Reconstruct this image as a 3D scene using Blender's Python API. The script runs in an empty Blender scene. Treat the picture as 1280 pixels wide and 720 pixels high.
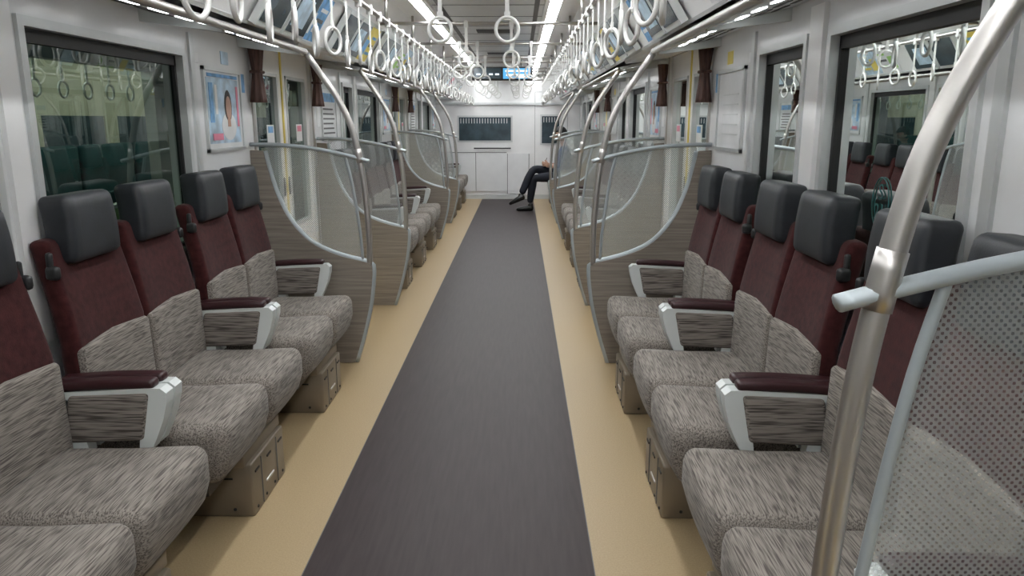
import bpy, math, random
from mathutils import Vector, Matrix
random.seed(4)
D = bpy.data
PI = math.pi
scene = bpy.context.scene

# ------------------------------------------------------------------ materials
def newmat(name):
    m = D.materials.new(name); m.use_nodes = True
    nt = m.node_tree
    for n in list(nt.nodes): nt.nodes.remove(n)
    out = nt.nodes.new('ShaderNodeOutputMaterial')
    return m, nt, out

def pmat(name, col, rough=0.5, metal=0.0, var=0.06, vscale=6.0, bump=0.0, bscale=60, mscale=(1,1,1),
         col2=None, ramp=(0.35,0.65), sheen=0.0, coat=0.0, detail=3, spec=0.5):
    m, nt, out = newmat(name)
    p = nt.nodes.new('ShaderNodeBsdfPrincipled')
    p.inputs['Roughness'].default_value = rough
    p.inputs['Metallic'].default_value = metal
    p.inputs['Specular IOR Level'].default_value = spec
    if sheen: 
        p.inputs['Sheen Weight'].default_value = sheen
        p.inputs['Sheen Roughness'].default_value = 0.4
    if coat: p.inputs['Coat Weight'].default_value = coat
    tc = nt.nodes.new('ShaderNodeTexCoord')
    mp = nt.nodes.new('ShaderNodeMapping'); mp.inputs['Scale'].default_value = mscale
    nz = nt.nodes.new('ShaderNodeTexNoise'); nz.inputs['Scale'].default_value = vscale
    nz.inputs['Detail'].default_value = detail
    rp = nt.nodes.new('ShaderNodeValToRGB')
    if col2 is None:
        c1 = tuple(max(0, c*(1-var)) for c in col); c2 = tuple(min(1, c*(1+var)) for c in col)
    else: c1, c2 = col, col2
    rp.color_ramp.elements[0].position = ramp[0]; rp.color_ramp.elements[0].color = (*c1, 1)
    rp.color_ramp.elements[1].position = ramp[1]; rp.color_ramp.elements[1].color = (*c2, 1)
    L = nt.links.new
    L(tc.outputs['Object'], mp.inputs['Vector']); L(mp.outputs['Vector'], nz.inputs['Vector'])
    L(nz.outputs['Fac'], rp.inputs['Fac']); L(rp.outputs['Color'], p.inputs['Base Color'])
    if bump:
        nb = nt.nodes.new('ShaderNodeTexNoise'); nb.inputs['Scale'].default_value = bscale
        bp = nt.nodes.new('ShaderNodeBump'); bp.inputs['Strength'].default_value = bump
        bp.inputs['Distance'].default_value = 0.003
        L(mp.outputs['Vector'], nb.inputs['Vector']); L(nb.outputs['Fac'], bp.inputs['Height'])
        L(bp.outputs['Normal'], p.inputs['Normal'])
    L(p.outputs['BSDF'], out.inputs['Surface'])
    return m

def emat(name, col, strength):
    m, nt, out = newmat(name)
    e = nt.nodes.new('ShaderNodeEmission'); e.inputs['Color'].default_value = (*col, 1)
    e.inputs['Strength'].default_value = strength
    nt.links.new(e.outputs['Emission'], out.inputs['Surface'])
    return m

def glassmat(name, tint, refl=(0.9,0.95,0.93), base=0.0):
    m, nt, out = newmat(name)
    tr = nt.nodes.new('ShaderNodeBsdfTransparent'); tr.inputs['Color'].default_value = (*tint, 1)
    gl = nt.nodes.new('ShaderNodeBsdfGlossy'); gl.inputs['Roughness'].default_value = 0.01
    gl.inputs['Color'].default_value = (*refl, 1)
    fr = nt.nodes.new('ShaderNodeFresnel'); fr.inputs['IOR'].default_value = 1.5
    ad = nt.nodes.new('ShaderNodeMath'); ad.operation = 'ADD'; ad.use_clamp = True; ad.inputs[1].default_value = base
    mx = nt.nodes.new('ShaderNodeMixShader')
    L = nt.links.new
    L(fr.outputs['Fac'], ad.inputs[0]); L(ad.outputs['Value'], mx.inputs['Fac'])
    L(tr.outputs['BSDF'], mx.inputs[1]); L(gl.outputs['BSDF'], mx.inputs[2]); L(mx.outputs['Shader'], out.inputs['Surface'])
    return m

def dotglass(name):
    m, nt, out = newmat(name)
    L = nt.links.new
    tc = nt.nodes.new('ShaderNodeTexCoord'); sp = nt.nodes.new('ShaderNodeSeparateXYZ')
    L(tc.outputs['Object'], sp.inputs['Vector'])
    def M(op, a, b=None):
        n = nt.nodes.new('ShaderNodeMath'); n.operation = op
        for i, v in enumerate((a, b)):
            if v is None: continue
            if isinstance(v, (int, float)): n.inputs[i].default_value = v
            else: L(v, n.inputs[i])
        return n.outputs['Value']
    k = 2*PI/0.0115
    sx = M('SINE', M('MULTIPLY', sp.outputs['X'], k)); sz = M('SINE', M('MULTIPLY', sp.outputs['Z'], k))
    dot = M('GREATER_THAN', M('MULTIPLY', sx, sz), 0.32)
    fac = M('SUBTRACT', 0.38, M('MULTIPLY', dot, 0.25))
    df = nt.nodes.new('ShaderNodeBsdfPrincipled'); df.inputs['Base Color'].default_value = (0.58,0.61,0.60,1)
    df.inputs['Roughness'].default_value = 0.25
    tl = nt.nodes.new('ShaderNodeBsdfTranslucent'); tl.inputs['Color'].default_value = (0.72,0.75,0.74,1)
    m1 = nt.nodes.new('ShaderNodeMixShader'); m1.inputs['Fac'].default_value = 0.45
    L(df.outputs['BSDF'], m1.inputs[1]); L(tl.outputs['BSDF'], m1.inputs[2])
    tr = nt.nodes.new('ShaderNodeBsdfTransparent'); tr.inputs['Color'].default_value = (0.95,0.98,0.97,1)
    mx = nt.nodes.new('ShaderNodeMixShader'); L(fac, mx.inputs['Fac'])
    L(tr.outputs['BSDF'], mx.inputs[1]); L(m1.outputs['Shader'], mx.inputs[2]); L(mx.outputs['Shader'], out.inputs['Surface'])
    return m

M_ = {}
M_['wall'] = pmat('wall_white_panel', (0.84,0.85,0.86), 0.22, var=0.02)
M_['wallw'] = pmat('panel_white', (0.88,0.88,0.88), 0.3, var=0.015)
M_['ceil'] = pmat('ceiling_grey', (0.60,0.61,0.61), 0.3, var=0.03)
M_['seam'] = pmat('seam_dark', (0.12,0.12,0.12), 0.6)
M_['floor'] = pmat('floor_beige', (0.335,0.245,0.135), 0.42, col2=(0.41,0.31,0.180), vscale=170, ramp=(0.3,0.7), detail=4, spec=0.4)
M_['stripe'] = pmat('floor_wood_dark', (0.025,0.0165,0.017), 0.5, col2=(0.042,0.030,0.030), vscale=7, mscale=(8,0.6,1), ramp=(0.2,0.8), detail=8, spec=0.26)
M_['yellow'] = pmat('tactile_yellow', (0.80,0.52,0.03), 0.5)
M_['fabY'] = pmat('seat_fabric_streaked', (0.080,0.067,0.058), 0.9, col2=(0.268,0.238,0.208), vscale=1.0, mscale=(300,12,300), ramp=(0.34,0.60), detail=1.0, bump=0.25, bscale=1.5, sheen=0.10)
M_['fabX'] = pmat('arm_fabric_streaked', (0.064,0.053,0.046), 0.9, col2=(0.245,0.217,0.192), vscale=1.0, mscale=(11,240,240), ramp=(0.34,0.60), detail=1.0, bump=0.25, bscale=1.5)
M_['red'] = pmat('seat_velvet_wine', (0.028,0.0050,0.0055), 0.95, col2=(0.054,0.0115,0.0115), vscale=40, ramp=(0.3,0.7), sheen=0.12, bump=0.2, bscale=220, spec=0.25)
M_['black'] = pmat('headrest_leather', (0.018,0.021,0.026), 0.45, var=0.15, vscale=20, bump=0.15, bscale=250)
M_['pad'] = pmat('armpad_wine', (0.030,0.007,0.009), 0.4, var=0.1)
M_['plastic'] = pmat('plastic_white', (0.62,0.65,0.64), 0.35, var=0.02)
M_['base'] = pmat('seat_base_champagne', (0.24,0.20,0.15), 0.42, metal=0.4, var=0.05)
M_['based'] = pmat('seat_base_dark', (0.09,0.075,0.06), 0.6, metal=0.2)  # dark brown of seat underframe beams and wall kick strips
M_['dark'] = pmat('dark_rubber', (0.015,0.015,0.016), 0.5)
M_['wood'] = pmat('partition_woodgrain', (0.175,0.145,0.120), 0.45, col2=(0.28,0.245,0.205), vscale=1.0, mscale=(3,40,90), ramp=(0.3,0.7), detail=5)
M_['rim'] = pmat('partition_rim_grey', (0.38,0.42,0.44), 0.42, metal=0.3)
M_['steel'] = pmat('brushed_steel', (0.52,0.50,0.48), 0.40, metal=1.0, var=0.04)
M_['alu'] = pmat('aluminium_frame', (0.66,0.68,0.68), 0.38, metal=0.45, var=0.03)
M_['ring'] = pmat('strap_ring_ivory', (0.68,0.68,0.66), 0.3, var=0.02)
M_['glass'] = glassmat('window_glass_tinted', (0.26,0.37,0.34), base=0.05)
M_['dglass'] = dotglass('partition_glass_dotted')
M_['lamp'] = emat('led_strip', (0.97,0.99,1.0), 27.0)
M_['rack_glow'] = emat('rack_added_glow', (0.97,0.99,1.0), 8.0)  # added glow under the racks, lifts the dim side walls; no lamp there
M_['lamp2'] = emat('led_strip_neighbour', (1.0,0.95,0.85), 17.0)
M_['screen'] = pmat('screen_dark', (0.05,0.075,0.09), 0.12, var=0.2)
M_['screenb'] = emat('screen_blue', (0.12,0.45,0.80), 1.1)
M_['screenw'] = emat('screen_white', (0.8,0.9,1.0), 1.6)
M_['paper'] = pmat('paper_white', (0.76,0.77,0.78), 0.5, var=0.05)
M_['pgreen'] = pmat('print_green', (0.35,0.62,0.18), 0.5)
M_['ppink'] = pmat('print_pink', (0.75,0.25,0.35), 0.5)
M_['pblue'] = pmat('print_blue', (0.16,0.36,0.62), 0.5, var=0.3, vscale=15)
M_['psky'] = pmat('print_sky', (0.48,0.62,0.74), 0.5, var=0.25, vscale=12)
M_['pyel'] = pmat('print_yellow', (0.80,0.65,0.15), 0.5)
M_['skin'] = pmat('skin', (0.50,0.30,0.22), 0.5, var=0.05)
M_['hair'] = pmat('hair_black', (0.012,0.010,0.010), 0.5)
M_['curt'] = pmat('curtain_brown', (0.060,0.028,0.022), 0.7, col2=(0.11,0.055,0.042), vscale=3, mscale=(30,30,2))
M_['navy'] = pmat('cloth_navy', (0.006,0.008,0.016), 0.8, var=0.2)
M_['blue'] = pmat('cloth_blue', (0.02,0.05,0.15), 0.8, var=0.2)
M_['shoe'] = pmat('shoe_black', (0.006,0.006,0.006), 0.3)
M_['teal'] = pmat('neighbour_seat_teal', (0.008,0.055,0.065), 0.8, var=0.2)
M_['cream'] = pmat('neighbour_wall_cream', (0.55,0.50,0.40), 0.5)
M_['ngreen'] = pmat('neighbour_stripe_green', (0.20,0.34,0.12), 0.5)
M_['nbody'] = pmat('neighbour_steel', (0.40,0.42,0.41), 0.35, metal=0.4)
M_['ballast'] = pmat('trackbed', (0.05,0.05,0.05), 0.9, var=0.4, vscale=30)
M_['stick'] = pmat('sticker_teal', (0.02,0.11,0.11), 0.5)

# ------------------------------------------------------------------ mesh builder
def catmull(pts, k=6):
    P = [Vector(p) for p in pts]; out = []
    for i in range(len(P)-1):
        p0 = P[i-1] if i > 0 else P[i]*2-P[i+1]; p1 = P[i]; p2 = P[i+1]
        p3 = P[i+2] if i+2 < len(P) else P[i+1]*2-P[i]
        for j in range(k):
            t = j/k
            out.append(0.5*((2*p1)+(-p0+p2)*t+(2*p0-5*p1+4*p2-p3)*t*t+(-p0+3*p1-3*p2+p3)*t**3))
    out.append(P[-1]); return out

class MB:
    def __init__(s): s.v=[]; s.f=[]; s.m=[]; s.sm=[]; s.mats=[]
    def mi(s, k):
        m = M_[k]
        if m not in s.mats: s.mats.append(m)
        return s.mats.index(m)
    def add(s, vs, fs, mat, smooth=False):
        o = len(s.v); s.v += [tuple(v) for v in vs]; k = s.mi(mat)
        for f in fs:
            s.f.append([o+i for i in f]); s.m.append(k); s.sm.append(smooth)
    def hexa(s, p, mat):
        s.add(p, [(0,3,2,1),(4,5,6,7),(0,1,5,4),(1,2,6,5),(2,3,7,6),(3,0,4,7)], mat)
    def box(s, x0,x1,y0,y1,z0,z1, mat):
        if x0>x1: x0,x1=x1,x0
        s.hexa([(x0,y0,z0),(x1,y0,z0),(x1,y1,z0),(x0,y1,z0),(x0,y0,z1),(x1,y0,z1),(x1,y1,z1),(x0,y1,z1)], mat)
    def rbox(s, c, size, r, mat, n=8, fn=None, R=None):
        h = [a/2 for a in size]; r = min(r, min(h)*0.999); idx = {}; vs = []
        def co(t, hh):
            a = abs(t); sg = 1 if t >= 0 else -1
            return sg*(a/0.5*(hh-r) if a <= 0.5 else (hh-r)+(a-0.5)/0.5*r)
        def get(i,j,k):
            if (i,j,k) in idx: return idx[(i,j,k)]
            q = [co(-1+2*a/n, hh) for a, hh in zip((i,j,k), h)]
            inn = [max(-(hh-r), min(hh-r, a)) for a, hh in zip(q, h)]
            d = Vector(q)-Vector(inn)
            if d.length > 1e-9: d = d.normalized()*r
            p = Vector(inn)+d
            if fn: p = Vector(fn(p))
            if R: p = R @ p
            vs.append(p+Vector(c)); idx[(i,j,k)] = len(vs)-1
            return idx[(i,j,k)]
        fs = []
        for a in range(n):
            for b in range(n):
                fs.append((get(a,b,0),get(a,b+1,0),get(a+1,b+1,0),get(a+1,b,0)))
                fs.append((get(a,b,n),get(a+1,b,n),get(a+1,b+1,n),get(a,b+1,n)))
                fs.append((get(a,0,b),get(a+1,0,b),get(a+1,0,b+1),get(a,0,b+1)))
                fs.append((get(a,n,b),get(a,n,b+1),get(a+1,n,b+1),get(a+1,n,b)))
                fs.append((get(0,a,b),get(0,a,b+1),get(0,a+1,b+1),get(0,a+1,b)))
                fs.append((get(n,a,b),get(n,a+1,b),get(n,a+1,b+1),get(n,a,b+1)))
        s.add(vs, fs, mat, True)
    def tube(s, pts, r, mat, n=10, closed=False, flat=None, cap=True):
        P = [Vector(p) for p in pts]; N = len(P); vs=[]; fs=[]
        up = None
        for i in range(N):
            if closed: t = (P[(i+1)%N]-P[i-1]).normalized()
            else: t = (P[min(i+1,N-1)]-P[max(i-1,0)]).normalized()
            if up is None:
                up = Vector((0,0,1)) if abs(t.z) < 0.9 else Vector((0,1,0))
            a = (up-t*up.dot(t)).normalized(); b = t.cross(a); up = a
            rr = r[i] if isinstance(r, (list,tuple)) else r
            ra, rb = (rr, rr) if flat is None else (rr*flat[0], rr*flat[1])
            for j in range(n):
                an = 2*PI*j/n
                vs.append(P[i]+a*math.cos(an)*ra+b*math.sin(an)*rb)
        M = N if closed else N-1
        for i in range(M):
            for j in range(n):
                i2 = (i+1)%N; j2 = (j+1)%n
                fs.append((i*n+j, i*n+j2, i2*n+j2, i2*n+j))
        if not closed and cap:
            fs.append(tuple(reversed(range(n)))); fs.append(tuple((N-1)*n+j for j in range(n)))
        s.add(vs, fs, mat, True)
    def prism(s, poly, y0, y1, mat):   # polygon in XZ
        n = len(poly)
        vs = [(x,y0,z) for x,z in poly]+[(x,y1,z) for x,z in poly]
        fs = [tuple(range(n)), tuple(reversed(range(n,2*n)))]
        for i in range(n):
            j = (i+1)%n; fs.append((i,i+n,j+n,j))
        s.add(vs, fs, mat)
    def ell(s, c, r, mat, nu=20, nv=14, fn=None, R=None):
        vs=[]; fs=[]
        for i in range(nv+1):
            th = PI*i/nv
            for j in range(nu):
                ph = 2*PI*j/nu
                p = Vector((math.sin(th)*math.cos(ph)*r[0], math.sin(th)*math.sin(ph)*r[1], math.cos(th)*r[2]))
                if fn: p = Vector(fn(p))
                if R: p = R @ p
                vs.append(p+Vector(c))
        for i in range(nv):
            for j in range(nu):
                j2=(j+1)%nu
                fs.append((i*nu+j,(i+1)*nu+j,(i+1)*nu+j2,i*nu+j2))
        s.add(vs, fs, mat, True)
    def mesh(s, name):
        me = D.meshes.new(name); me.from_pydata(s.v, [], s.f)
        for m in s.mats: me.materials.append(m)
        me.polygons.foreach_set('material_index', s.m)
        me.polygons.foreach_set('use_smooth', s.sm)
        me.update(); return me

def put(name, me, loc=(0,0,0), rz=0.0, parent=None):
    if isinstance(me, MB): me = me.mesh(name)
    o = D.objects.new(name, me); o.location = loc; o.rotation_euler = (0,0,rz)
    scene.collection.objects.link(o)
    if parent: o.parent = parent
    return o

# ------------------------------------------------------------------ dims
W = 1.33; PER = 4.95; S0, S1 = 0.97, 4.45
YB, YE = -4.10, 14.35
SEG = [(-PER+S0, -PER+S1), (S0, S1), (PER+S0, PER+S1), (2*PER+S0, YE)]
OFF = [-PER, 0, PER, 2*PER]
GAPS = [(S1-PER, S0), (S1, S0+PER), (S1+PER, S0+2*PER)]
ZC = 2.25

# ------------------------------------------------------------------ floor / ceiling
b = MB()
b.box(-1.45,1.45,YB,YE,-0.12,0,'floor')
put('floor', b)
b = MB()
b.box(-0.476,0.476,YB+0.05,YE-0.05,0.0,0.003,'stripe')
for s in (-1,1): b.box(s*0.476,s*0.479,YB+0.05,YE-0.05,0.0,0.0035,'seam')
put('floor_runner', b)
b = MB()
for g0,g1 in GAPS:
    for s in (-1,1):
        b.box(s*0.95,s*1.30,g0+0.10,g1-0.10,0.0,0.004,'yellow')
        b.box(s*1.30,s*1.329,g0+0.10,g1-0.10,0.0,0.008,'alu')
put('trim_1', b)

b = MB()
b.box(-1.45,1.45,YB,YE,ZC+0.02,ZC+0.12,'ceil')
b.box(-0.40,0.40,YB,YE,ZC,ZC+0.02,'ceil')
for s in (-1,1):
    b.box(s*0.40,s*0.43,YB,YE,ZC-0.025,ZC+0.02,'wallw')
    b.box(s*0.51,s*0.54,YB,YE,ZC-0.025,ZC+0.02,'wallw')
    b.box(s*0.54,s*0.66,YB,YE,ZC,ZC+0.02,'wallw')
    p=[(s*0.66,YB,ZC),(s*0.82,YB,2.12),(s*0.84,YB,2.14),(s*0.68,YB,ZC+0.02)]
    q=[(x,YE,z) for x,y,z in p]; b.hexa(p+q,'wallw')
    b.box(s*0.33,s*0.365,YB,YE,ZC-0.003,ZC,'seam')
y = YB+0.5
while y < YE-0.3:
    b.box(-0.40,0.40,y,y+0.012,ZC-0.002,ZC,'seam'); y += 0.62
for y in (-2.2,0.2,2.5,4.7,7.2,9.6,12.2):
    for k in range(8):
        b.box(-0.17,0.17,y+k*0.035,y+k*0.035+0.018,ZC-0.006,ZC,'seam')
put('ceiling', b)
b = MB()
for s in (-1,1):
    b.box(s*0.43,s*0.51,YB+0.02,YE-0.02,ZC-0.010,ZC+0.01,'lamp')
    y=YB+1.2
    while y<YE:
        b.box(s*0.43,s*0.51,y,y+0.025,ZC-0.013,ZC-0.0101,'wallw'); y+=1.2
put('ceiling_light_strip', b)

# ------------------------------------------------------------------ side walls
WZ0, WZ1 = 0.84, 1.77
winno = 1; doorno = 1
for s, nm in ((-1,'wall_left'), (1,'wall_right')):
    b = MB()
    x0, x1 = s*W, s*(W+0.10)
    wl = [(1.87,2.28),(2.44,3.64)] if s < 0 else [(1.87,2.83),(3.03,3.64)]
    for (a,e), o in zip(SEG, OFF):
        ws = [(p+o,q+o) for p,q in wl]
        b.box(x0,x1,a,e,0,WZ0,'wall'); b.box(x0,x1,a,e,WZ1,2.30,'wall')
        ys = [a]+[t for w in ws for t in w]+[e]
        for i in range(0,len(ys),2): b.box(x0,x1,ys[i],ys[i+1],WZ0,WZ1,'wall')
        for yy in (ws[0][0]-0.10, ws[-1][1]+0.06):
            b.box(x0-s*0.012,x0,yy,yy+0.045,WZ0-0.1,1.85,'alu')
        b.box(x0-s*0.018,x0,ws[0][1]+0.035,ws[1][0]-0.035,WZ0-0.1,1.86,'wallw')
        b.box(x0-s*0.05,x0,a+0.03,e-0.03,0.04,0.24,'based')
        for p,q in ws:
            w = MB(); f=0.032
            xi = x0-s*0.014; xo = x0+s*0.06
            w.box(xi,xo,p,q,WZ0,WZ0+f,'alu'); w.box(xi,xo,p,q,WZ1-f,WZ1,'alu')
            w.box(xi,xo,p,p+f,WZ0+f,WZ1-f,'alu'); w.box(xi,xo,q-f,q,WZ0+f,WZ1-f,'alu')
            f2=f+0.014
            w.box(x0+s*0.02,x0+s*0.045,p+f,q-f,WZ0+f,WZ0+f2,'dark'); w.box(x0+s*0.02,x0+s*0.045,p+f,q-f,WZ1-f2-0.03,WZ1-f,'dark')
            w.box(x0+s*0.02,x0+s*0.045,p+f,p+f2,WZ0+f2,WZ1-f2,'dark'); w.box(x0+s*0.02,x0+s*0.045,q-f2,q-f,WZ0+f2,WZ1-f2,'dark')
            xg = x0+s*0.035
            w.add([(xg,p+f,WZ0+f),(xg,q-f,WZ0+f),(xg,q-f,WZ1-f),(xg,p+f,WZ1-f)],[(0,1,2,3)],'glass')
            put('window_%d'%winno, w); winno += 1
    for g0,g1 in GAPS:
        d0,d1 = g0+0.09, g1-0.09
        b.box(x0,x1,g0,d0,0,2.3,'wall'); b.box(x0,x1,d1,g1,0,2.3,'wall'); b.box(x0,x1,d0,d1,1.90,2.3,'wall')
        for yy in (d0-0.02,d1-0.01): b.box(x0-s*0.01,x0,yy,yy+0.03,0,1.9,'steel')
        b.hexa([(s*W,g0,1.90),(s*1.02,g0,1.86),(s*1.02,g1,1.86),(s*W,g1,1.90),(s*W,g0,2.0),(s*0.98,g0,1.93),(s*0.98,g1,1.93),(s*W,g1,2.0)],'wallw')
        w = MB(); mid=(d0+d1)/2
        for p,q in ((d0,mid),(mid,d1)):
            xa, xb = s*(W+0.025), s*(W+0.06)
            g=0.09; z0,z1=0.72,1.74
            w.box(xa,xb,p,q,0.01,z0,'wallw'); w.box(xa,xb,p,q,z1,1.90,'wallw')
            w.box(xa,xb,p,p+g,z0,z1,'wallw'); w.box(xa,xb,q-g,q,z0,z1,'wallw')
            for (ya,yb,za,zb) in ((p+g,q-g,z0,z0+.02),(p+g,q-g,z1-.02,z1),(p+g,p+g+.02,z0,z1),(q-g-.02,q-g,z0,z1)):
                w.box(xa-s*0.006,xb,ya,yb,za,zb,'alu')
            xg=(xa+xb)/2
            w.add([(xg,p+g,z0),(xg,q-g,z0),(xg,q-g,z1),(xg,p+g,z1)],[(0,1,2,3)],'glass')
            w.box(xg-s*0.003,xg-s*0.001,p+g+0.26,p+g+0.40,1.30,1.42,'paper')
            w.box(xg-s*0.004,xg-s*0.003,p+g+0.28,p+g+0.38,1.37,1.41,'pblue' if p==d0 else 'ppink')
            hy = q-0.055 if p==d0 else p+0.055
            w.box(xa-s*0.004,xa,hy-0.015,hy+0.015,0.95,1.07,'dark')
        w.box(s*(W+0.018),s*(W+0.03),mid-0.012,mid+0.012,0.01,1.9,'pyel')
        put('door_%d'%doorno, w); doorno += 1
    put(nm, b)

# valance above racks / doors with ad frames & monitors
def vp(s, y, t, off):
    A = Vector((0.985,0,1.87)); B = Vector((0.82,0,2.13)); u=(B-A); n = Vector((-u.z,0,u.x)).normalized()
    if n.x>0: n=-n
    p = A+u*t+n*off
    return (s*p.x, y, p.z)
def vslab(b, s, y0,y1,t0,t1,o0,o1,mat):
    b.hexa([vp(s,y0,t0,o0),vp(s,y0,t1,o0),vp(s,y1,t1,o0),vp(s,y1,t0,o0),vp(s,y0,t0,o1),vp(s,y0,t1,o1),vp(s,y1,t1,o1),vp(s,y1,t0,o1)],mat)
for s in (-1,1):
    b = MB(); vslab(b,s,YB,YE,0,1,-0.02,0,'wallw')
    vslab(b,s,YB,YE,0.0,0.05,0,0.012,'alu'); vslab(b,s,YB,YE,0.95,1.0,0,0.012,'alu')
    put('trim_%d'%(2 if s<0 else 3), b)
    b = MB(); k=0
    y = YB+0.2
    cols=['paper','psky','paper','pgreen','paper','ppink','paper','pblue','pyel']
    monY=[o+c for o in OFF for c in (3.85,1.55)]+[ (g[0]+g[1])/2 for g in GAPS]
    mon = MB()
    for my in monY:
        if my+0.4>YE: continue
        for dy in (-0.19,0.19):
            y0,y1=my+dy-0.17,my+dy+0.17
            vslab(mon,s,y0,y1,0.06,0.96,0.015,0.05,'plastic')
            vslab(mon,s,y0+0.015,y1-0.015,0.14,0.90,0.05,0.053,'screen')
            if dy>0: vslab(mon,s,y0+0.03,y1-0.10,0.25,0.75,0.053,0.0545,'psky')
    put('info_monitor_row', mon)
    while y < YE-0.3:
        if all(abs(y+0.17-m)>0.56 for m in monY):
            vslab(b,s,y,y+0.34,0.08,0.92,0.002,0.006,cols[k%9])
            c2=cols[(k*5+3)%9]
            vslab(b,s,y+0.03,y+0.15,0.2,0.6,0.006,0.008,c2)
            for q in range(3): vslab(b,s,y+0.18,y+0.31,0.25+0.2*q,0.32+0.2*q,0.006,0.008,'seam' if q%2 else c2)
            k+=1
        y += 0.37
    put('advert_poster_row', b)

# luggage racks (with glowing dashes added underneath to brighten walls and seats)
for s in (-1,1):
    for (a,e) in SEG:
        b = MB()
        a2,e2=a+0.04,e-0.04
        zw,zf=1.895,1.815
        xf=0.97
        def rp(t,dz=0): return (s*(W-(W-xf)*t), zw+(zf-zw)*t+dz)
        def rs(t0,t1,y0,y1,d0,d1,mat):
            p=[rp(t0,d0),rp(t1,d0),rp(t1,d1),rp(t0,d1)]
            b.hexa([(x,y0,z) for x,z in p]+[(x,y1,z) for x,z in p],mat)
        rs(0.003,1,a2,e2,0,0.022,'alu')
        y=a2+0.08
        while y<e2-0.2:
            for t in (0.20,0.38): rs(t,t+0.06,y,y+0.16,-0.003,0,'seam')
            rs(0.60,0.68,y+0.03,y+0.13,-0.004,0,'rack_glow')
            y+=0.22
        rs(0.86,0.92,a2,e2,-0.006,0,'wallw')
        b.tube([(s*xf,a2,zf+0.008),(s*xf,e2,zf+0.008)],0.017,'steel',10)
        for yy in [a2+0.02, a2+(e2-a2)*0.33, a2+(e2-a2)*0.66, e2-0.05]:
            b.hexa([(s*(W-0.001),yy,zw-0.05),(s*(xf+0.02),yy,zf-0.012),(s*(xf+0.02),yy+0.03,zf-0.012),(s*(W-0.001),yy+0.03,zw-0.05),
                    (s*(W-0.001),yy,zw),(s*(xf+0.02),yy,zf),(s*(xf+0.02),yy+0.03,zf),(s*(W-0.001),yy+0.03,zw)],'plastic')
        put('luggage_rack', b)

# ------------------------------------------------------------------ straps
def ringpts(c, R, axis, n=22, yaw=0.0):
    out=[]
    for i in range(n):
        a=2*PI*i/n; u=R*math.cos(a); v=R*1.04*math.sin(a)
        ax = yaw if axis=='x' else PI/2+yaw
        out.append((c[0]+u*math.cos(ax), c[1]+u*math.sin(ax), c[2]+v))
    return out
def strap(b, c, ztop, axis, yaw=0.0):
    b.tube(ringpts(c,0.056,axis,yaw=yaw),0.0088,'ring',8,closed=True)
    wx,wy=(0.010,0.003) if axis=='x' else (0.003,0.010)
    b.box(c[0]-wx*1.5,c[0]+wx*1.5,c[1]-wy*1.6,c[1]+wy*1.6,c[2]+0.045,c[2]+0.085,'ring')
    b.box(c[0]-wx,c[0]+wx,c[1]-wy,c[1]+wy,c[2]+0.085,ztop,'ring')
    b.box(c[0]-0.015,c[0]+0.015,c[1]-0.015,c[1]+0.015,ztop-0.03,ztop+0.022,'ring')
for s in (-1,1):
    b = MB()
    X=s*0.62
    b.tube([(X,YB+0.01,2.06),(X,YE-0.01,2.06)],0.013,'steel',10)
    y=YB+0.5
    while y<YE:
        b.tube([(X,y,2.06),(X,y,2.15),(X,y,ZC)],0.010,'steel',8); y+=1.237
    y=YB+0.20+(0.1 if s>0 else 0)
    i=0
    while y<YE-0.2:
        zc=1.80 if i%2 else 1.77
        strap(b,(X,y,zc),2.06,'y',random.uniform(-0.5,0.5)); y+=0.30
        i+=1
    put('hand_strap_row', b)
CB=[]
for o in OFF:
    CB += [o+3.93, o+5.80]
CB += [7.3, 12.2, 11.4]
b = MB()
for y in CB+[2.0,9.6]:
    if y>YE-0.3: continue
    b.tube([(-0.80,y,2.135),(0.80,y,2.135)],0.012,'steel',10)
    if y in CB:
        xs=[-0.165,0.165] if y<7 else [-0.33,-0.165,0.165,0.33]
        for x in xs: strap(b,(x,y,1.885),2.135,'x')
put('crossbar_hand_straps', b)

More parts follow.
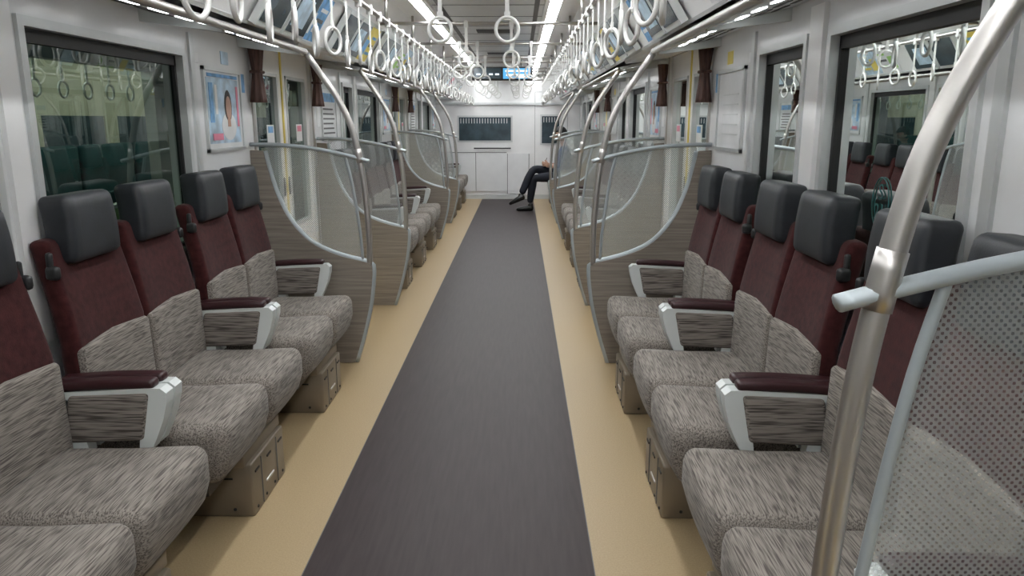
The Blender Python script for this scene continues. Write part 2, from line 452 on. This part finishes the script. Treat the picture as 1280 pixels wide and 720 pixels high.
# ------------------------------------------------------------------ double seat (local x: wall -> aisle)
b = MB()
for sy in (-1,1):
    yc = sy*0.2315
    def cush(p):
        x,y,z=p
        top = max(0, z/0.10)
        z += 0.007*top*(1-(y/0.2275)**2)*(1-(x/0.23)**2)
        z += 0.014*top*max(0,(x)/0.23) 
        x += 0.008*(1-(y/0.2275)**2)*max(0,x/0.23)
        if z<0: x -= 0.030*(-z/0.10)*max(0,x/0.23)
        return (x,y,z)
    b.rbox((0.367,yc,0.360),(0.462,0.461,0.204),0.045,'fabY',10,cush)
    def bk(p):
        x,y,z=p
        t=max(0,(z+0.75-0.72)/0.33)
        w=1.0-0.08*min(1,t)
        x += 0.010*(abs(y)/0.22)**2
        x -= 0.068*min(1.05,t)**1.15
        return (x,y*w,z)
    b.rbox((0.112,yc,0.750),(0.070,0.455,0.66),0.026,'red',12,bk)
    def lum(p):
        x,y,z=p
        t=(z+0.165)/0.33
        x += 0.008*(abs(y)/0.21)**2 - 0.008*max(0,t)
        z += 0.012*max(0,t-0.5)*2*(1-abs(y)/0.21)
        return (x,y*(1-0.02*t),z)
    b.rbox((0.128,yc,0.570),(0.078,0.452,0.33),0.018,'fabY',10,lum)
    Rh = Matrix.Rotation(math.radians(-4),3,'Y')
    def hd(p):
        x,y,z=p
        x += 0.008*(1-(z/0.11)**2)-0.004 + 0.006*(abs(y)/0.16)**2
        return (x,y*(1-0.025*(z/0.11)),z)
    b.rbox((0.074,yc,1.103),(0.104,0.290,0.222),0.026,'black',10,hd,Rh)
    # turning grip on the outer shoulder
    b.rbox((0.095,sy*0.445,0.98),(0.045,0.026,0.045),0.012,'dark',4)
    b.rbox((0.085,sy*0.440,1.01),(0.020,0.020,0.07),0.008,'dark',4)
    # armrest
    ya = sy*0.484; dx=-0.032
    b.prism([(x+dx,z) for x,z in [(0.14,0.628),(0.44,0.645),(0.488,0.645),(0.506,0.630),(0.503,0.595),(0.488,0.54),(0.462,0.48),(0.445,0.445),(0.405,0.445),(0.41,0.48),(0.42,0.54),(0.425,0.612),(0.14,0.606)]],ya-0.025,ya+0.025,'plastic')
    b.prism([(x+dx,z) for x,z in [(0.16,0.43),(0.245,0.43),(0.235,0.50),(0.22,0.56),(0.14,0.60),(0.14,0.50)]],ya-0.022,ya+0.022,'plastic')
    def arm(p):
        x,y,z=p
        return (x+0.20*z,y,z+0.04*x)
    b.rbox((0.312+dx,ya,0.548),(0.256,0.064,0.160),0.016,'fabX',8,arm)
    def padf(p):
        x,y,z=p
        return (x,y*(1-0.10*max(0,x/0.15)),z+0.005*(1-(x/0.15)**2)+0.05*x)
    b.rbox((0.300+dx,ya,0.648),(0.335,0.058,0.030),0.013,'pad',8,padf)
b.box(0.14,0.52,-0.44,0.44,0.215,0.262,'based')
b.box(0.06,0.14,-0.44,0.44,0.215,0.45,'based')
b.rbox((0.345,0,0.105),(0.455,0.375,0.212),0.008,'base',4)
b.rbox((0.335,0,0.230),(0.435,0.42,0.05),0.006,'base',4)
xf=0.573
for y in (-0.09,0.09): b.box(xf-0.001,xf+0.003,y-0.001,y+0.001,0.01,0.20,'seam')
for y in (-0.135,0.0,0.135):
    b.box(xf-0.001,xf+0.003,y-0.022,y+0.022,0.165,0.173,'dark')
for y in (-0.15,-0.05,0.05,0.15): b.rbox((xf,y,0.025),(0.008,0.012,0.012),0.004,'dark',4)
b.rbox((xf,0.0,0.075),(0.01,0.09,0.012),0.004,'steel',4)
for sy in (-1,1):
    yy=sy*0.1885
    b.box(0.30,0.303,yy-0.002,yy+0.002,0.01,0.2,'seam')
    for x in (0.16,0.27,0.34,0.50): b.rbox((x,yy,0.03),(0.012,0.008,0.012),0.004,'dark',4)
    b.box(0.38,0.50,yy-0.002,yy+0.002,0.15,0.157,'dark')
seat_me = b.mesh('double_seat')
for o in OFF:
    for c in (1.74,2.77,3.80):
        if o+c+0.5>YE: continue
        put('double_seat', seat_me, (-W,o+c,0), 0)
        put('double_seat', seat_me, (W,o+c,0), PI)

# ------------------------------------------------------------------ partition
b = MB()
curve = [(0.078,1.275),(0.092,1.20),(0.132,1.04),(0.205,0.875),(0.32,0.745),(0.47,0.670),(0.66,0.620)]
cv = [(p.x,p.z) for p in catmull([(x,0,z) for x,z in curve],5)]
front = [(0.682,0.600),(0.678,0.52),(0.655,0.36),(0.61,0.18),(0.555,0.003)]
fr = [(p.x,p.z) for p in catmull([(x,0,z) for x,z in front],4)]
b.prism([(0.003,1.28)]+cv+fr+[(0.003,0.003)],-0.018,0.018,'wood')
b.tube([(x,0,z) for x,z in cv]+[(x,0,z) for x,z in fr],0.021,'rim',8,flat=(0.5,1.0))
rail = [(0.002,0,1.312),(0.15,0,1.310),(0.32,0,1.296),(0.47,0,1.270),(0.60,0,1.239),(0.685,0,1.216)]
rl = catmull(rail,5)
b.tube(rl,0.016,'rim',10,flat=(0.75,1.15))
edge = catmull([(0.545,0,1.255),(0.575,0,1.12),(0.60,0,0.95),(0.618,0,0.78),(0.625,0,0.635)],4)
b.tube(edge,0.009,'rim',8,flat=(1,1))
top=[(p.x,p.z-0.005) for p in rl if 0.075<p.x<0.545]
gl = top+[(p.x,p.z) for p in edge]+[(x,z-0.005) for x,z in reversed(cv) if x<0.62]
b.add([(x,0,z) for x,z in gl],[tuple(range(len(gl)))],'dglass')
pole = catmull([(0.665,0,0.605),(0.668,0,0.75),(0.662,0,0.92),(0.648,0,1.10),(0.625,0,1.26),(0.588,0,1.42),(0.52,0,1.57),(0.44,0,1.69),(0.355,0,1.815)],6)
b.tube(pole,0.0180,'steel',14)
i0=[i for i,p in enumerate(pole) if 1.19<p.z<1.31]
b.tube(pole[i0[0]:i0[-1]+1],0.0205,'steel',14)
part_me = b.mesh('seat_end_partition')
for (a,e),o in zip(SEG,OFF):
    for y in (a,e):
        if y>YE-0.2: continue
        put('seat_end_partition', part_me, (-W,y,0), 0)
        put('seat_end_partition', part_me, (W,y,0), PI)

# curtains bundled at door pillars
b = MB()
vs=[];fs=[];nu=28;nv=12
for i in range(nv+1):
    t=-1+2*i/nv
    k=0.62+0.38*abs(t-0.1)
    for j in range(nu):
        a=2*PI*j/nu; rr=k*(1+0.12*math.sin(7*a))
        vs.append((0.045+0.040*rr*math.cos(a),0.062*rr*math.sin(a),1.70+0.15*t))
for i in range(nv):
    for j in range(nu):
        j2=(j+1)%nu; fs.append((i*nu+j,i*nu+j2,(i+1)*nu+j2,(i+1)*nu+j))
fs.append(tuple(reversed(range(nu)))); fs.append(tuple(nv*nu+j for j in range(nu)))
b.add(vs,fs,'curt',True)
b.rbox((0.045,0,1.72),(0.066,0.092,0.018),0.008,'curt',4)
b.rbox((0.045,0,1.86),(0.05,0.10,0.025),0.008,'alu',4)
cur_me=b.mesh('tied_curtain')
for g0,g1 in GAPS:
    for yy in (g0+0.075, g1-0.075):
        put('tied_curtain',cur_me,(-W,yy,0),0); put('tied_curtain',cur_me,(W,yy,0),PI)

# framed posters on the door pocket walls
def poster(s, y0, y1, z0, z1, kind):
    b = MB(); x=s*W
    def q(ya,yb,za,zb,o,mat): b.box(x-s*o,x-s*(o-0.002),ya,yb,za,zb,mat)
    f=0.018
    b.box(x-s*0.014,x,y0,y1,z0,z0+f,'alu'); b.box(x-s*0.014,x,y0,y1,z1-f,z1,'alu')
    b.box(x-s*0.014,x,y0,y0+f,z0,z1,'alu'); b.box(x-s*0.014,x,y1-f,y1,z0,z1,'alu')
    q(y0+f,y1-f,z0+f,z1-f,0.005,'paper')
    w=y1-y0; h=z1-z0
    if kind==0:
        q(y0+w*.08,y1-w*.08,z0+h*.10,z1-h*.12,0.007,'psky')
        b.ell((x-s*0.0075,y0+w*.60,z0+h*.30),(0.0012,w*.20,h*.17),'paper')
        b.ell((x-s*0.008,y0+w*.60,z0+h*.55),(0.0015,w*.10,h*.20),'hair')
        b.ell((x-s*0.010,y0+w*.60,z0+h*.53),(0.0015,w*.075,h*.145),'skin')
        q(y0+w*.56,y0+w*.64,z0+h*.30,z0+h*.40,0.0095,'skin')
        q(y0+w*.12,y0+w*.22,z0+h*.35,z1-h*.18,0.0095,'pblue')
        q(y0+w*.26,y0+w*.32,z0+h*.45,z1-h*.2,0.0095,'paper')
        q(y0+w*.14,y0+w*.40,z0+h*.14,z0+h*.22,0.0115,'ppink')
        q(y0+w*.84,y0+w*.89,z0+h*.3,z1-h*.2,0.0095,'ppink')
        q(y0+w*.10,y1-w*.10,z1-h*.11,z1-h*.07,0.0095,'pblue')
    elif kind==1:
        q(y0+w*.1,y1-w*.1,z1-h*.28,z1-h*.12,0.007,'pblue')
        for k in range(6): q(y0+w*.12,y1-w*(.14+.05*(k%3)),z0+h*(.12+.09*k),z0+h*(.15+.09*k),0.007,'seam')
    else:
        q(y0+w*.1,y1-w*.1,z0+h*.1,z1-h*.15,0.007,'paper')
        for k in range(5): q(y0+w*.2,y1-w*.25,z0+h*(.2+.12*k),z0+h*(.215+.12*k),0.009,'alu')
    put('framed_poster', b)
for i,o in enumerate(OFF):
    for s in (-1,1):
        if o+4.4<YE: poster(s,o+3.83,o+4.34,1.29,1.71, 0 if s<0 else 2)
        poster(s,o+1.13,o+1.62,1.29,1.71, 1 if s<0 else 0)
b = MB()
for i,o in enumerate(OFF[:-1]):
    for s in (-1,1):
        x=s*W
        b.box(x-s*0.003,x,o+4.36,o+4.42,1.60,1.70,'pblue')
        b.box(x-s*0.003,x,o+3.76,o+3.81,1.72,1.765,'paper')
        b.box(x-s*0.003,x,o+4.10,o+4.20,1.735,1.80,'pyel' if s>0 else 'psky')
        b.box(x-s*0.003,x,o+5.95,o+6.04,1.40,1.55,'paper')
put('wall_notice_stickers', b)

# window seat-number sticker
st = MB()
sx = W+0.035-0.004; sy_=2.40; sz=1.195
st.tube([(sx,sy_+0.055*math.cos(2*PI*i/32),sz+0.080*math.sin(2*PI*i/32)) for i in range(32)],0.0022,'stick',6,closed=True)
so = put('seat_number_sticker', st)
for txt,dz in (('S',0.012),('21',-0.050)):
    cu=D.curves.new('sticker_text','FONT'); cu.body=txt; cu.size=0.070; cu.align_x='CENTER'; cu.extrude=0.0006
    cu.materials.append(M_['stick'])
    to=D.objects.new('sticker_text_part',cu); scene.collection.objects.link(to)
    to.location=(sx-0.001,sy_,sz+dz); to.rotation_euler=(PI/2,0,-PI/2); to.parent=so

# ------------------------------------------------------------------ end walls
b = MB()
b.box(-1.45,1.45,YE,YE+0.1,0,2.37,'wallw')
yf=YE
def ew(x0,x1,z0,z1,o,mat): b.box(x0,x1,yf-o,yf,z0,z1,mat)
ew(-1.30,-0.02,0.15,0.86,0.02,'wall'); 
for x in (-0.60,): ew(x,x+0.01,0.15,0.86,0.022,'seam')
ew(-1.30,-0.02,0.855,0.865,0.022,'seam')
ew(-0.02,0.40,0.10,0.84,0.02,'wall')
ew(-0.01,0.0,0.1,0.84,0.024,'seam'); ew(0.39,0.4,0.1,0.84,0.024,'seam')
ew(-1.33,1.33,0.0,0.08,0.015,'alu')
ew(0.50,0.505,0.05,1.95,0.005,'seam'); ew(1.10,1.105,0.05,1.95,0.005,'seam'); ew(0.5,1.1,1.95,1.955,0.005,'seam')
ew(-1.33,1.33,1.72,1.76,0.03,'alu')
put('wall_end', b)
w=MB()
for x0,x1,z0,z1 in ((-0.93,0.09,1.05,1.53),(0.60,0.98,1.0,1.55)):
    w.box(x0,x1,yf-0.012,yf-0.002,z0,z1,'alu'); w.box(x0+0.03,x1-0.03,yf-0.016,yf-0.010,z0+0.03,z1-0.03,'screen')
    x=x0+0.06
    while x<x1-0.06:
        w.box(x,x+0.012,yf-0.018,yf-0.015,z1-0.14,z1-0.05,'alu'); x+=0.05
put('window_%d'%winno, w)
w=MB(); w.tube([(-0.62,yf-0.01,0.94),(-0.62,yf-0.06,0.94),(0.05,yf-0.06,0.94),(0.05,yf-0.01,0.94)],0.012,'dark',8)
put('handrail', w)
b = MB(); b.box(-1.45,1.45,YB-0.1,YB,0,2.37,'wallw'); b.box(-0.4,0.4,YB,YB+0.015,0.02,1.9,'wall'); put('wall_back', b)
b = MB()
for s in (-1,1): b.box(s*W,s*1.45,YB,YE,2.30,2.37,'wall')
put('trim_4', b)

# hanging information display
b = MB()
b.rbox((0.0,10.1,2.03),(0.78,0.08,0.17),0.012,'dark',4)
b.box(-0.36,-0.01,10.055,10.06,1.965,2.095,'screen'); b.box(0.01,0.36,10.055,10.06,1.965,2.095,'screenb')
for k,(xa,xb,z) in enumerate(((0.04,0.16,2.05),(0.18,0.32,2.05),(0.05,0.28,2.0),(0.20,0.33,1.975))):
    b.box(xa,xb,10.050,10.0545,z,z+0.022,'screenw')
for k in range(4): b.box(-0.33+0.08*k,-0.28+0.08*k,10.050,10.0545,2.01,2.03,'screenw')
for x in (-0.25,0.25): b.tube([(x,10.1,2.11),(x,10.1,ZC)],0.012,'alu',8)
put('hanging_information_display', b)

# ------------------------------------------------------------------ seated man
mx_y = 12.44
man = D.objects.new('seated_man', None); scene.collection.objects.link(man); man.location=(0,0,0)
V = [] ; E=[]; Rr=[]; lab=[]
def jn(p,r,parent=None,l=None):
    V.append(p); Rr.append(r)
    if parent is not None: E.append((parent,len(V)-1)); lab.append(l)
    return len(V)-1
Y=mx_y
pel=jn((0.92,Y,0.565),(0.125,0.155))
ab=jn((0.945,Y,0.70),(0.115,0.145),pel,'blue'); ch=jn((0.95,Y,0.88),(0.115,0.165),ab,'blue'); uc=jn((0.945,Y,0.99),(0.085,0.12),ch,'blue')
nk=jn((0.93,Y,1.07),(0.052,0.055),uc,'skin'); nk2=jn((0.905,Y,1.13),(0.05,0.052),nk,'skin')
for sy in (-1,1):
    sh=jn((0.945,Y+sy*0.175,0.975),(0.062,0.062),uc,'blue')
    ua=jn((0.925,Y+sy*0.225,0.85),(0.052,0.052),sh,'blue')
    el=jn((0.885,Y+sy*0.235,0.715),(0.043,0.043),ua,'blue')
    fa=jn((0.79,Y+sy*0.16,0.725),(0.040,0.040),el,'blue')
    wr=jn((0.685,Y+sy*0.075,0.745),(0.029,0.029),fa,'skin')
h1=jn((0.86,Y-0.09,0.555),(0.095,0.095),pel,'navy'); t1=jn((0.66,Y-0.07,0.55),(0.086,0.086),h1,'navy')
k1=jn((0.455,Y-0.05,0.53),(0.070,0.070),t1,'navy'); c1=jn((0.42,Y-0.05,0.36),(0.068,0.070),k1,'navy'); a1=jn((0.39,Y-0.05,0.12),(0.054,0.054),c1,'navy')
h2=jn((0.86,Y+0.09,0.575),(0.095,0.095),pel,'navy'); t2=jn((0.66,Y+0.06,0.64),(0.086,0.086),h2,'navy')
k2=jn((0.45,Y-0.01,0.68),(0.070,0.070),t2,'navy'); c2=jn((0.36,Y-0.07,0.52),(0.068,0.068),k2,'navy'); a2=jn((0.25,Y-0.12,0.28),(0.054,0.054),c2,'navy')
me=D.meshes.new('body_skin'); me.from_pydata(V,E,[]); me.update()
bo=D.objects.new('body_tmp',me); scene.collection.objects.link(bo)
bpy.context.view_layer.objects.active=bo
sk=bo.modifiers.new('Skin','SKIN'); sk.use_smooth_shade=True; sk.branch_smoothing=0.6
sv = me.skin_vertices[0].data if len(me.skin_vertices) else None
if sv is None:
    bo.select_set(True); bpy.ops.object.modifier_remove(modifier='Skin'); bpy.ops.object.modifier_add(type='SKIN'); sv=me.skin_vertices[0].data
for i,r in enumerate(Rr):
    sv[i].radius=r; sv[i].use_root=(i==0)
sb=bo.modifiers.new('Sub','SUBSURF'); sb.levels=2; sb.render_levels=2
dg=bpy.context.evaluated_depsgraph_get(); dg.update()
bm_=D.meshes.new_from_object(bo.evaluated_get(dg))
D.objects.remove(bo)
bm_.materials.clear()
order=['blue','navy','skin']
for k in order: bm_.materials.append(M_[k])
def segd(p,a,b_):
    a=Vector(a); b_=Vector(b_); d=b_-a; t=max(0,min(1,(p-a).dot(d)/d.dot(d))); return (p-(a+d*t)).length
for poly in bm_.polygons:
    c=poly.center; best=min(range(len(E)), key=lambda i: segd(c,V[E[i][0]],V[E[i][1]]))
    poly.material_index=order.index(lab[best]); poly.use_smooth=True
body=D.objects.new('body',bm_); scene.collection.objects.link(body); body.parent=man
b=MB()
Rp=Matrix.Rotation(math.radians(-22),3,'Y')
hc=Vector((0.885,Y,1.225))
def hf(p):
    t=p.z/0.12
    k=1-0.28*max(0,-t)**1.4
    x=p.x
    if t<0 and x<0: x*=1.04
    return (x*(1-0.12*max(0,-t)),p.y*k,p.z)
b.ell(hc,(0.098,0.077,0.118),'skin',24,18,hf,Rp)
def P(x,y,z): return hc+Rp@Vector((x,y,z))
b.ell(P(-0.102,0,-0.022),(0.020,0.014,0.022),'skin',12,8)
for sy in (-1,1):
    b.ell(P(-0.082,sy*0.031,0.005),(0.012,0.016,0.010),'paper',10,8); b.ell(P(-0.092,sy*0.031,0.004),(0.004,0.007,0.007),'hair',10,8)
    b.ell(P(-0.088,sy*0.031,0.026),(0.008,0.019,0.004),'hair',10,6)
    b.ell(P(0.005,sy*0.077,-0.008),(0.016,0.010,0.030),'skin',10,8)
b.ell(P(-0.088,0,-0.064),(0.010,0.024,0.007),'ppink',10,6)
def hairf(p):
    if p.x<-0.02 and p.z<0.055: return (-0.02+ (p.x+0.02)*0.15, p.y*0.96, max(p.z,-0.02))
    return (p.x,p.y,max(p.z,-0.075))
b.ell(P(0.006,0,0.010),(0.108,0.087,0.122),'hair',28,20,hairf,Rp)
put('head',b,parent=man)
b=MB()
for sy in (-1,1):
    pc=Vector((0.655,Y+sy*0.055,0.755))
    b.rbox(pc,(0.085,0.028,0.075),0.013,'skin',8,None,Matrix.Rotation(math.radians(35*1),3,'Y'))
    for f in range(4):
        ln=[0.032,0.036,0.034,0.026][f]
        base=pc+Vector((-0.030,0,0.030-0.019*f))
        b.tube(catmull([base,base+Vector((-ln*0.8,-sy*0.004,0.004)),base+Vector((-ln*1.0,-sy*0.028,0.006)),base+Vector((-ln*0.7,-sy*0.045,0.004))],3),[0.0090]*4+[0.008]*3+[0.0070]*3,'skin',8)
    base=pc+Vector((0.010,-sy*0.006,0.032))
    b.tube(catmull([base,base+Vector((-0.015,-sy*0.014,0.020)),base+Vector((-0.035,-sy*0.030,0.026))],4),[0.011]*4+[0.010]*3+[0.008]*2,'skin',8)
put('hands',b,parent=man)
b=MB(); b.rbox((0.632,Y,0.785),(0.010,0.075,0.150),0.004,'screen',6,None,Matrix.Rotation(math.radians(25),3,'Y')); put('phone',b,parent=man)
b=MB()
def shf(p):
    t=(-p.x+0.14)/0.28
    return (p.x,p.y*(0.8+0.25*math.sin(t*PI)), p.z*(1-0.45*max(0,t-0.35)/0.65) - (0.022*max(0,t-0.35)/0.65))
b.rbox((0.31,Y-0.05,0.049),(0.28,0.095,0.090),0.035,'shoe',8,shf)
b.rbox((0.40,Y-0.05,0.09),(0.085,0.078,0.08),0.03,'shoe',6)
b.rbox((0.175,Y-0.135,0.195),(0.28,0.095,0.090),0.035,'shoe',8,shf,Matrix.Rotation(math.radians(-22),3,'Y'))
b.rbox((0.245,Y-0.122,0.25),(0.085,0.078,0.09),0.03,'shoe',6,None,Matrix.Rotation(math.radians(20),3,'Y'))
put('shoes',b,parent=man)

# ------------------------------------------------------------------ neighbouring trains outside both windows
for s in (-1,1):
    b=MB(); xa,xb=s*2.35,s*2.43
    b.box(xa,xb,-5,16,-0.3,0.80,'nbody'); b.box(xa,xb,-5,16,1.78,2.5,'nbody')
    b.box(s*2.34,xa,-5,16,0.83,0.90,'ngreen'); b.box(xa,xb,-5,16,0.80,0.92,'nbody')
    y=-5
    while y<16:
        b.box(xa,xb,y,y+0.20,0.9,1.78,'nbody'); y+=1.75
    b.box(s*2.43,s*5.0,-5,16,-0.05,0.0,'floor'); b.box(s*2.43,s*5.0,-5,16,2.3,2.35,'cream'); b.box(s*5.0,s*5.05,-5,16,0,2.3,'cream')
    b.box(s*4.99,s*5.0,-5,16,0.9,1.5,'screen')
    if s>0: b.box(s*4.97,s*4.99,-5,16,1.50,1.54,'ngreen')
    y=-4.7
    while y<16:
        b.box(s*4.97,s*4.99,y,y+0.3,0.9,1.5,'cream'); y+=1.6
    b.box(s*3.3,s*3.38,-5,16,2.27,2.29,'lamp2')
    b.box(s*4.1,s*4.18,-5,16,2.27,2.29,'lamp2')
    y=-4.9
    while y<15:
        b.rbox((s*2.60,y+0.6,0.72),(0.10,1.15,0.50),0.04,'teal',4); b.rbox((s*4.86,y+0.6,0.82),(0.10,1.15,0.70),0.04,'teal',4)
        b.rbox((s*4.66,y+0.6,0.38),(0.48,1.15,0.16),0.04,'teal',4); y+=1.25
    b.tube([(s*2.95,-5,2.0),(s*2.95,16,2.0)],0.014,'steel',8)
    y=-4.8
    while y<15.5:
        c=(s*2.95,y,1.66); b.tube(ringpts(c,0.054,'y',14),0.009,'ring',6,closed=True)
        b.box(c[0]-.004,c[0]+.004,y-.012,y+.012,1.71,2.0,'ring'); y+=0.31
    put('neighbouring_train', b)
b=MB(); b.box(-8,8,-8,20,-1.2,-1.1,'ballast'); put('ground', b)

# ------------------------------------------------------------------ world, camera
w=D.worlds.new('night'); scene.world=w; w.use_nodes=True
w.node_tree.nodes['Background'].inputs['Color'].default_value=(0.03,0.035,0.04,1)
w.node_tree.nodes['Background'].inputs['Strength'].default_value=1.0
cam=D.cameras.new('camera'); co=D.objects.new('camera',cam); scene.collection.objects.link(co)
co.location=(0.23,0,1.45); co.rotation_euler=(math.radians(90-12.46),0,math.radians(0.6))
cam.sensor_width=36; cam.lens=26.72; cam.clip_start=0.02
scene.camera=co
scene.view_settings.view_transform='Standard'
scene.view_settings.exposure=0.12
